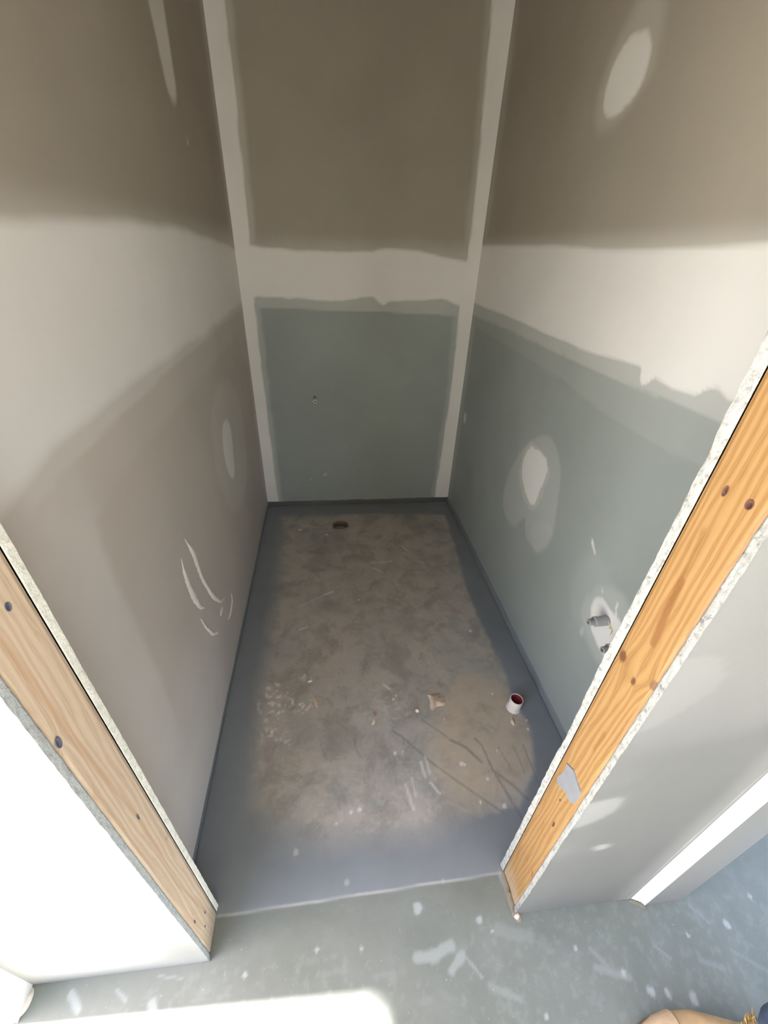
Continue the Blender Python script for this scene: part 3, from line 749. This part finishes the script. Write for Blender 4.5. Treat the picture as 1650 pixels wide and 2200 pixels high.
    tan = inside(x, y, [(.50, 1.15), (.75, 1.12), (.75, .80), (.63, .64), (.42, .60), (.30, .75), (.43, .94)], .05, .04, 5, 73, 2)
    sp = sp * (1 - mem * .7)
    return dict(hall=hall, membrane=mem, splash=sp, scratch=sc * .7 * (1 - mem * .3), tan=tan)

PIPE_XY, PIPE_R = (.722, .955), .026
WC_XY, WC_R = (.044, 2.362), .056
st_ = .0052
gx = np.arange(-.86, 1.45, st_); gy = np.arange(.04, 2.72, st_)
GX, GY = np.meshgrid(gx, gy, indexing='ij')
fm = floor_masks(GX, GY)
V = np.stack([GX.ravel(), GY.ravel(), np.zeros(GX.size)], 1)
# thin coating step, gentle unevenness
V[:, 2] = (fm['membrane'].ravel() * .0008 + (fbm(GX, GY, 3, 3, 80).ravel() - .5) * .0024)
V[:, 2] -= V[:, 2].max()
Q = grid_quads(len(gx), len(gy))
cx = V[Q].mean(1)
keep = ~((np.hypot(cx[:, 0] - WC_XY[0], cx[:, 1] - WC_XY[1]) < WC_R - .004) | (np.hypot(cx[:, 0] - PIPE_XY[0], cx[:, 1] - PIPE_XY[1]) < PIPE_R - .003))
keep &= ~((cx[:, 1] > .5) & ((cx[:, 0] < -.56) | (cx[:, 0] > 1.0)))
Q = Q[keep]
k = len(V)
x0, x1, y0, y1 = gx[0], gx[-1], gy[0], gy[-1]
zf = -.0024
cs = [(-1.0, -1.6), (x0, -1.6), (x1, -1.6), (2.7, -1.6), (-1.0, y0), (x0, y0), (x1, y0), (2.7, y0), (-1.0, 2.85), (x0, 2.85), (x1, 2.85), (2.7, 2.85), (-1, y1), (x0, y1), (x1, y1), (2.7, y1)]
EV = [(a, b, zf) for a, b in cs] + [(-.56, .5, zf), (-.56, y1, zf), (1.0, .5, zf), (1.0, y1, zf), (x0, .5, zf), (x1, .5, zf)]
EQ = [[0, 1, 5, 4], [1, 2, 6, 5], [2, 3, 7, 6], [4, 5, 13, 12], [6, 7, 15, 14], [12, 13, 9, 8], [13, 14, 10, 9], [14, 15, 11, 10]]
EQ += [[20, 16, 17, 13], [18, 21, 14, 19]]
Q = np.vstack([Q, np.array(EQ) + k])
V = np.vstack([V, EV])
ea = {}
for key, a in fm.items():
    e = np.full(len(EV), 1.0 if key == 'hall' else 0.0)
    ea[key] = np.concatenate([a.ravel(), e])
flo = tag(mesh_np('floor', V, Q, M_FLOOR, None, ea, smooth=False), kind='structure')

# ------------------------------------------------------------------ rest of the shell
ceil = tag(box('ceiling', -1.0, 2.75, -1.75, 2.9, HT - .003, HT + .06, M_CEIL), kind='structure')
whl = wall('wall_hall_left')
JY, DY0, DZ = .252, -1.30, 2.46      # the sunny doorway in this wall: far jamb, near jamb, head
box('plasterboard', XHL - .10, XHL, JY, yhl + .06, 0, HT, M_WALLP, whl)
box('plasterboard', XHL - .10, XHL, -1.75, DY0, 0, HT, M_WALLP, whl)
box('plasterboard', XHL - .10, XHL, DY0, JY, DZ, HT, M_WALLP, whl)
mound('broken_plaster', [(XHL - .03, JY - .012), (XHL - .01, JY + .0), (XHL + .012, JY + .02), (XHL + .010, yhl - .004), (XHL - .02, yhl - .002), (XHL - .04, JY + .01)], .010, M_PLAST, whl, 11)
dr = tag(empty('door_1'), kind='structure')
box('door_frame', XHL - .10, XHL - .05, DY0, DY0 + .03, 0, DZ, M_ALU, dr)
wfr2 = wall('wall_far_right')        # hall's right side, with an unseen sliding door added for sky fill
box('plasterboard', 2.6, 2.7, -1.75, -1.4, 0, HT, M_WALLP, wfr2)
box('plasterboard', 2.6, 2.7, 1.3, 2.85, 0, HT, M_WALLP, wfr2)
box('plasterboard', 2.6, 2.7, -1.4, 1.3, 2.5, HT, M_WALLP, wfr2)
dr2 = tag(empty('added_sliding_door'), kind='structure')
for a, b, c, d_ in ((-1.4, -1.36, 0, 2.5), (1.26, 1.3, 0, 2.5), (-.07, -.03, 0, 2.5), (-1.4, 1.3, 2.46, 2.5)):
    box('door_frame', 2.63, 2.68, a, b, c, d_, M_ALU, dr2)
tag(box('wall_far_back', .93, 2.7, 2.72, 2.85, 0, HT, M_GREYB), kind='structure')
wrr = wall('wall_rear')              # behind the camera, with an unseen window added on its right for fill light
WX0, WX1, WZ0, WZ1 = .55, 2.45, .7, 2.5
box('plasterboard', -.95, WX0, -1.75, -1.62, 0, HT, M_WALLP, wrr)
box('plasterboard', WX1, 2.7, -1.75, -1.62, 0, HT, M_WALLP, wrr)
box('plasterboard', WX0, WX1, -1.75, -1.62, 0, WZ0, M_WALLP, wrr)
box('plasterboard', WX0, WX1, -1.75, -1.62, WZ1, HT, M_WALLP, wrr)
win = tag(empty('added_window'), kind='structure')
for a, b, c, d_ in ((WX0, WX0 + .04, WZ0, WZ1), (WX1 - .04, WX1, WZ0, WZ1), (WX0, WX1, WZ0, WZ0 + .04), (WX0, WX1, WZ1 - .04, WZ1), (1.68, 1.72, WZ0, WZ1)):
    box('window_frame', a, b, -1.72, -1.67, c, d_, M_ALU, win)
tag(box('ground', -16, 16, -16, 16, -.12, -.03, M_OUT), kind='structure')

# ------------------------------------------------------------------ pipes and fittings
def lathe(name, prof, org, axis, mat, parent=None, n=28, jitter=0):
    """prof: (radius, height) pairs in plan units, turned round axis at org"""
    ax = Vector(axis).normalized(); t = Vector((0, 0, 1)) if abs(ax.z) < .9 else Vector((1, 0, 0))
    e1 = ax.cross(t).normalized(); e2 = ax.cross(e1)
    bm = bmesh.new(); rings = []
    for r, h in prof:
        if r <= 1e-6: rings.append([bm.verts.new((Vector(org) + ax * h) * S)])
        else: rings.append([bm.verts.new((Vector(org) + ax * h + (e1 * math.cos(2 * math.pi * i / n) + e2 * math.sin(2 * math.pi * i / n)) * r) * S) for i in range(n)])
    for a, b in zip(rings[:-1], rings[1:]):
        if len(a) == 1 and len(b) == 1: continue
        for i in range(n):
            if len(a) == 1: bm.faces.new((a[0], b[(i + 1) % n], b[i]))
            elif len(b) == 1: bm.faces.new((a[i], a[(i + 1) % n], b[0]))
            else: bm.faces.new((a[i], a[(i + 1) % n], b[(i + 1) % n], b[i]))
    return from_bm(name, bm, mat, parent, True, 35)

wp = tag(empty('waste_pipe', loc=(PIPE_XY[0] * S, PIPE_XY[1] * S, 0)), 'short white waste pipe with a red inside standing up from the floor', 'pipe')
def under(o, p):
    o.parent = p; o.matrix_parent_inverse = Matrix.Translation(-Vector(p.location)); return o
R = PIPE_R; zt = .060
tilt = (.03, -.02, 1)
under(lathe('pipe_wall', [(R - .003, zt - .002), (R - .0024, zt), (R - .0006, zt), (R, zt - .0012), (R, .004), (R + .0035, .0005), (R + .004, -.02)], (*PIPE_XY, 0), tilt, M_PVC), wp)
under(lathe('red_lining', [(R - .0026, zt - .0012), (R - .0032, zt - .004), (R - .0032, -.05), (0, -.055)], (*PIPE_XY, 0), tilt, M_RED), wp)['label'] = 'red inside of the pipe'
wc = tag(empty('toilet_waste_pipe', loc=(WC_XY[0] * S, WC_XY[1] * S, 0)), 'wide round waste pipe opening low in the floor by the back wall', 'pipe')
R = WC_R
under(lathe('pipe_collar', [(R - .006, .008), (R - .004, .011), (R, .011), (R + .002, .008), (R + .002, -.02)], (*WC_XY, 0), (0, 0, 1), M_CLAY, n=36), wc)
under(lathe('pipe_bore', [(R - .0055, .009), (R - .007, .0), (R - .007, -.16), (0, -.16)], (*WC_XY, 0), (0, 0, 1), plain('brown_bore', srgb(104, 92, 82), .6, var=.06), n=36), wc)['label'] = 'dark brown bore'

def valve(org, label, L=.066, r=.0165, thread=True, s=1):
    v = tag(empty('water_fitting', loc=Vector(org) * S), label, 'pipe fitting', 'capped water fittings on the right wall')
    ax = (-1, -.03, -.02)
    under(lathe('fitting_body', [(r * .9, -.012), (r, 0), (r, L * .40), (r * .97, L * .41), (r * .97, L * .60), (r, L * .61), (r, L * .68), (r * .92, L * .70), (r * .62, L * .70), (r * .60, L * .66), (0, L * .66)], org, ax, M_FIT), v)
    nz_ = lathe('nozzle', [(r * .60, L * .64), (r * .64, L * .97), (r * .56, L * 1.0), (r * .34, L * 1.0), (r * .32, L * .88), (0, L * .88)], org, ax, M_FITD)
    under(nz_, v)
    under(lathe('bore', [(r * .325, L * .93), (0, L * .93)], org, ax, M_DARK, n=16), v)
    if thread:
        V = []; n = 26
        for i in range(n):
            t = i / (n - 1)
            px = org[0] - .004 - .004 * abs(math.sin(t * 9)); py = org[1] - .012 - .03 * t + .004 * math.sin(t * 14); pz = org[2] + .008 - .026 * t + .006 * math.sin(t * 11)
            for k in range(5):
                a = 2 * math.pi * k / 5
                V.append((px + .0014 * math.cos(a), py + .0011 * math.sin(a) - .0006, pz + .0014 * math.sin(a)))
        Q = [(i * 5 + k, (i + 1) * 5 + k, (i + 1) * 5 + (k + 1) % 5, i * 5 + (k + 1) % 5) for i in range(n - 1) for k in range(5)]
        under(mesh_np('sealing_thread', np.array(V), Q, M_THREAD), v)
    return v
xw = lambda y, z: XR1 + (XR2 - XR1) * (y - Y1R) / (YBR - Y1R) + XRT * z / 2.2
valve((xw(.858, .612), .858, .612), 'grey water fitting with cream sealing thread on the right wall, clear of the door stud')
valve((xw(.766, .590), .766, .590), 'second grey water fitting, half hidden behind the right door stud', thread=False)
bo = (-.091, back_y(-.091), .800)
bp = tag(empty('water_pipe', loc=Vector(bo) * S), 'tiny metal water pipe stub sticking out of the back wall', 'pipe')
under(lathe('pipe_body', [(.0095, -.01), (.0095, .046), (.0085, .048)], bo, (0, -1, -.12), M_FITD), bp)
under(lathe('pipe_mouth', [(.0080, .040), (.0105, .048), (.0110, .068), (.0100, .071), (.0058, .071), (.0050, .066)], bo, (0, -1, -.12), M_CHROME), bp)['label'] = 'bright metal ring'
under(lathe('bore', [(.0052, .068), (0, .067)], bo, (0, -1, -.12), M_DARK, n=16), bp)

# ------------------------------------------------------------------ crumbs on the floor
def lump(name, pts, h, mat, label, cat, seed, group=None):
    o = mound(name, pts, h, mat, None, seed, z0=-.001)
    return tag(o, label, cat, group)
lump('mortar_lump', [(.365, 1.055), (.375, 1.035), (.40, 1.05), (.435, 1.05), (.447, 1.02), (.438, .985), (.40, .99), (.378, .965), (.368, .985), (.380, 1.015)], .014, M_PEACH, 'largest peach coloured lump of dried mortar on the concrete floor', 'debris', 21)
lump('mortar_lump', [(.128, .985), (.147, .99), (.150, .965), (.136, .955), (.136, .935), (.120, .925), (.118, .935), (.131, .955)], .009, M_PEACH, 'small peach crumb of mortar beside a dark smudge, left of the largest lump', 'debris', 22)
lump('plaster_flake', [(-.145, 1.155), (-.125, 1.16), (-.118, 1.152), (-.14, 1.146)], .006, M_PLAST, 'short white plaster flake beside the speckled prints near the left wall', 'debris', 23)
lump('plaster_flake', [(-.118, 1.075), (-.100, 1.07), (-.090, 1.03), (-.100, 1.02), (-.112, 1.045)], .006, M_PEACH, 'narrow pale plaster flake in the speckled prints, right of the round print', 'debris', 24)
lump('plaster_flake', [(.310, .985), (.322, .985), (.325, .970), (.314, .966), (.306, .974)], .009, M_PLAST, 'round white plaster crumb just below the largest mortar lump', 'debris', 25)
lump('plaster_flake', [(.69, .905), (.70, .92), (.705, .90), (.698, .875), (.685, .885)], .008, M_PEACH, 'pale plaster crumb at the foot of the red lined pipe', 'debris', 26)

# ------------------------------------------------------------------ the person standing to the right, one boot in view
M_SKIN = plain('skin', srgb(205, 160, 134), .5, var=.04)
M_JEAN = plain('dark_denim', srgb(66, 76, 98), .9, var=.16, scale=120)
M_TOP = plain('grey_sweatshirt', srgb(92, 96, 104), .9, var=.08, scale=60)
M_HAIR = plain('brown_hair', srgb(58, 44, 34), .7, var=.2, scale=80)
M_BOOT = plain('tan_suede', srgb(188, 154, 114), .85, var=.1, scale=50)
M_BOOT2 = plain('pale_tan_suede', srgb(204, 172, 140), .85, var=.08, scale=50)
M_SOLE = plain('rubber_sole', srgb(150, 122, 90), .8, var=.1)
M_FLEECE = plain('golden_fleece', srgb(222, 188, 126), .95, var=.2, scale=200)
def skin_obj(name, pts, edges, radii, mat, parent, sub=2, root=0):
    me = bpy.data.meshes.new(name); me.from_pydata([Vector(p) for p in pts], edges, []); me.update()
    o = link(bpy.data.objects.new(name, me), parent); me.materials.append(mat)
    md = o.modifiers.new('skin', 'SKIN'); md.use_smooth_shade = True
    for i, r in enumerate(radii):
        sv = me.skin_vertices[0].data[i]
        sv.radius = (r, r) if not isinstance(r, tuple) else r
        sv.use_root = (i == root)
    s_ = o.modifiers.new('sub', 'SUBSURF'); s_.levels = sub; s_.render_levels = sub
    return o
BX, BY = .755, -.058       # metres, body centre; faces -x
per = empty('person', loc=(BX, BY, 0))
tag(per, 'person in dark blue jeans and fleece lined tan boots at the lower right', 'person')
hipz, fy0, fy1 = .92, .10, -.13
# body: bare head, neck, torso, arms and legs as one surface
bpts = [(0, 0, hipz), (0, 0, 1.08), (0.01, 0, 1.28), (0.01, 0, 1.42), (0, 0, 1.50), (-.015, 0, 1.56), (-.02, 0, 1.66), (-.015, 0, 1.72),
        (0, .15, 1.40), (.02, .20, 1.14), (-.06, .19, .92), (-.09, .18, .84),
        (0, -.15, 1.40), (.02, -.20, 1.14), (-.06, -.19, .92), (-.09, -.18, .84),
        (0, .09, .84), (-.022, .095, .48), (.008, fy0 - .02, .25), (.008, fy0 - .02, .09), (-.10, fy0 - .004, .045),
        (0, -.09, .84), (-.022, -.13, .48), (.008, fy1 - .02, .25), (.008, fy1 - .02, .09), (-.10, fy1 - .004, .045)]
bed = [(0, 1), (1, 2), (2, 3), (3, 4), (4, 5), (5, 6), (6, 7), (3, 8), (8, 9), (9, 10), (10, 11), (3, 12), (12, 13), (13, 14), (14, 15), (0, 16), (16, 17), (17, 18), (18, 19), (19, 20), (0, 21), (21, 22), (22, 23), (23, 24), (24, 25)]
brad = [.12, .11, .125, .08, .05, .075, .09, .06, .055, .042, .030, .034, .055, .042, .030, .034, .07, .045, .032, .022, .016, .07, .045, .032, .022, .016]
skin_obj('body', bpts, bed, brad, M_SKIN, per)
skin_obj('jeans', [(0, 0, hipz + .04), (0, 0, hipz - .02), (0, .09, .84), (-.022, .095, .48), (.008, fy0 - .02, .25), (.008, fy0 - .02, .125), (0, -.09, .84), (-.022, -.13, .48), (.008, fy1 - .02, .25), (.008, fy1 - .02, .125)],
         [(0, 1), (1, 2), (2, 3), (3, 4), (4, 5), (1, 6), (6, 7), (7, 8), (8, 9)], [.145, .14, .10, .074, .060, .058, .10, .074, .060, .058], M_JEAN, per, root=1)
skin_obj('sweatshirt', [(0, 0, .86), (0, 0, 1.10), (.01, 0, 1.30), (.008, 0, 1.425), (0, .155, 1.405), (.02, .205, 1.14), (-.062, .19, .89), (0, -.155, 1.405), (.02, -.205, 1.14), (-.062, -.19, .89)],
         [(0, 1), (1, 2), (2, 3), (3, 4), (4, 5), (5, 6), (3, 7), (7, 8), (8, 9)], [.175, .15, .16, .095, .092, .068, .046, .092, .068, .046], M_TOP, per, root=2)
# hands: five fingers each
for sd in (1, -1):
    hp, he, hr = [(-.085, sd * .18, .85), (-.10, sd * .178, .78)], [(0, 1)], [.026, .034]
    for q, (dx, ln) in enumerate(((-.026, .070), (-.009, .080), (.008, .075), (.024, .058))):
        b = len(hp)
        hp += [(-.10 + dx, sd * .176, .75), (-.112 + dx, sd * .168, .75 - ln * .5), (-.104 + dx, sd * .156, .75 - ln)]
        he += [(1, b), (b, b + 1), (b + 1, b + 2)]; hr += [.010, .009, .008]
    b = len(hp)
    hp += [(-.135, sd * .165, .80), (-.145, sd * .155, .765)]; he += [(0, b), (b, b + 1)]; hr += [.011, .009]
    skin_obj('hand', hp, he, hr, M_SKIN, per, 2)
# head details
def ball(name, c, r, mat, parent, sc=(1, 1, 1), seg=18):
    bm = bmesh.new(); bmesh.ops.create_uvsphere(bm, u_segments=seg, v_segments=seg // 2 + 2, radius=r)
    for v in bm.verts: v.co = Vector((v.co.x * sc[0] + c[0], v.co.y * sc[1] + c[1], v.co.z * sc[2] + c[2]))
    return from_bm(name, bm, mat, parent)
ball('hair', (.0, 0, 1.685), .098, M_HAIR, per, (1.02, .92, .95))
for sd in (1, -1):
    ball('eye', (-.098, sd * .032, 1.635), .012, M_PVC, per); ball('ear', (-.01, sd * .088, 1.625), .026, M_SKIN, per, (.7, .4, 1.2))
ball('nose', (-.112, 0, 1.61), .016, M_SKIN, per, (1, .8, 1.5)); ball('mouth', (-.098, 0, 1.575), .018, M_RED, per, (.4, 1.2, .35))

def make_boot(yc):
    """ankle boot, toe to -x: lofted cross sections from toe tip to heel, then a shaft"""
    bt = None
    secs = []     # (x, half width, base z, top z)
    secs = [(-.205, .006, .022, .030), (-.200, .022, .014, .048), (-.188, .036, .012, .062), (-.165, .045, .012, .072), (-.135, .049, .012, .078), (-.10, .048, .012, .090), (-.065, .045, .012, .112), (-.03, .038, .012, .135), (.005, .037, .012, .150), (.04, .037, .012, .152), (.07, .034, .012, .150), (.088, .024, .012, .146), (.094, .006, .020, .138)]
    n = 18; V = []; 
    for x, hw, zb, ztp in secs:
        for i in range(n):
            a = 2 * math.pi * i / n
            c, s_ = math.cos(a), math.sin(a)
            w = hw * (abs(c) ** .7) * (1 if c > 0 else -1)
            z = (zb + ztp) / 2 + (ztp - zb) / 2 * (abs(s_) ** .8) * (1 if s_ > 0 else -1)
            if s_ > 0 and x > -.08: w *= 1 - .22 * s_
            V.append((x, yc + w - .020 * float(sst(-.12, 0, x)), z))
    Q = [(i * n + k, (i + 1) * n + k, (i + 1) * n + (k + 1) % n, i * n + (k + 1) % n) for i in range(len(secs) - 1) for k in range(n)]
    Q += [tuple(range(n))[::-1], tuple((len(secs) - 1) * n + k for k in range(n))]
    bt = mesh_np('boot', np.array(V), Q, M_BOOT, per, scale=1)
    off = lambda x: -.020 * float(sst(-.12, 0, x))
    # pale toe cap, a slightly larger shell over the front third with a rolled seam
    V2 = []; cs = secs[:5]
    for x, hw, zb, ztp in cs:
        for i in range(n):
            a = math.pi * (i / (n - 1)); c, s_ = math.cos(a), math.sin(a)
            w = (hw + .002) * (abs(c) ** .7) * (1 if c > 0 else -1)
            V2.append((x - .0015, yc + w, (zb + ztp) / 2 + ((ztp - zb) / 2 + .002) * (s_ ** .8)))
    mesh_np('toe_cap', np.array(V2), [(i * n + k, (i + 1) * n + k, (i + 1) * n + k + 1, i * n + k + 1) for i in range(len(cs) - 1) for k in range(n - 1)], M_BOOT2, bt, scale=1)['label'] = 'paler toe cap'
    # sole
    out = []
    for x, hw, zb, ztp in secs: out.append((x - .003 if x < 0 else x + .002, yc + hw + .001 + off(x)))
    out += [(x - .003 if x < 0 else x + .002, yc - hw - .001 + off(x)) for x, hw, zb, ztp in secs[::-1]]
    m = len(out)
    Vs = [(a, b, .001) for a, b in out] + [(a, b, .024) for a, b in out]
    mesh_np('sole', np.array(Vs), [(i, (i + 1) % m, m + (i + 1) % m, m + i) for i in range(m)] + [tuple(range(m))[::-1], tuple(range(m, 2 * m))], M_SOLE, bt, smooth=False, scale=1)
    # fleece collar: ring of tufts round the shaft opening
    Vf, Qf = [], []
    r0 = np.random.default_rng(9)
    for k in range(150):
        a = math.pi + (r0.random() - .5) * 2.6; rx, ryy = .056, .040
        b = np.array((-.004 + math.cos(a) * rx * (.9 + .2 * r0.random()), yc - .02 + math.sin(a) * ryy * (.9 + .2 * r0.random()), .118 + r0.random() * .028))
        d = np.array((math.cos(a) * .6 + (r0.random() - .5) * .7, math.sin(a) * .6 + (r0.random() - .5) * .7, .9)); d /= np.linalg.norm(d)
        sdv = np.cross(d, (0, 0, 1)); sdv /= np.linalg.norm(sdv) + 1e-9; ln = .008 + .010 * r0.random(); w = .0035
        i = len(Vf)
        nn = np.cross(d, sdv)
        Vf += [b + sdv * w, b - sdv * w, b + nn * w, b + d * ln]
        Qf += [(i, i + 1, i + 3), (i + 1, i + 2, i + 3), (i + 2, i, i + 3)]
    fl = mesh_np('fleece_collar', np.array(Vf), Qf, M_FLEECE, bt, smooth=False, scale=1); fl['kind'] = 'stuff'
    # laces
    for q in range(4):
        x = -.095 + q * .024; zc = .097 + q * .0165
        Vl = []
        for i in range(12):
            t = i / 11; yy = (t - .5) * .05
            for k in range(6):
                a = 2 * math.pi * k / 6
                Vl.append((x + .01 * (t - .5) + .0026 * math.cos(a), yc + yy - .01, zc + .004 - (t - .5) ** 2 * .05 + .0026 * math.sin(a)))
        mesh_np('lace', np.array(Vl), [(i * 6 + k, (i + 1) * 6 + k, (i + 1) * 6 + (k + 1) % 6, i * 6 + (k + 1) % 6) for i in range(11) for k in range(6)], M_FLEECE, bt, scale=1)
    return bt
make_boot(fy0); make_boot(fy1)
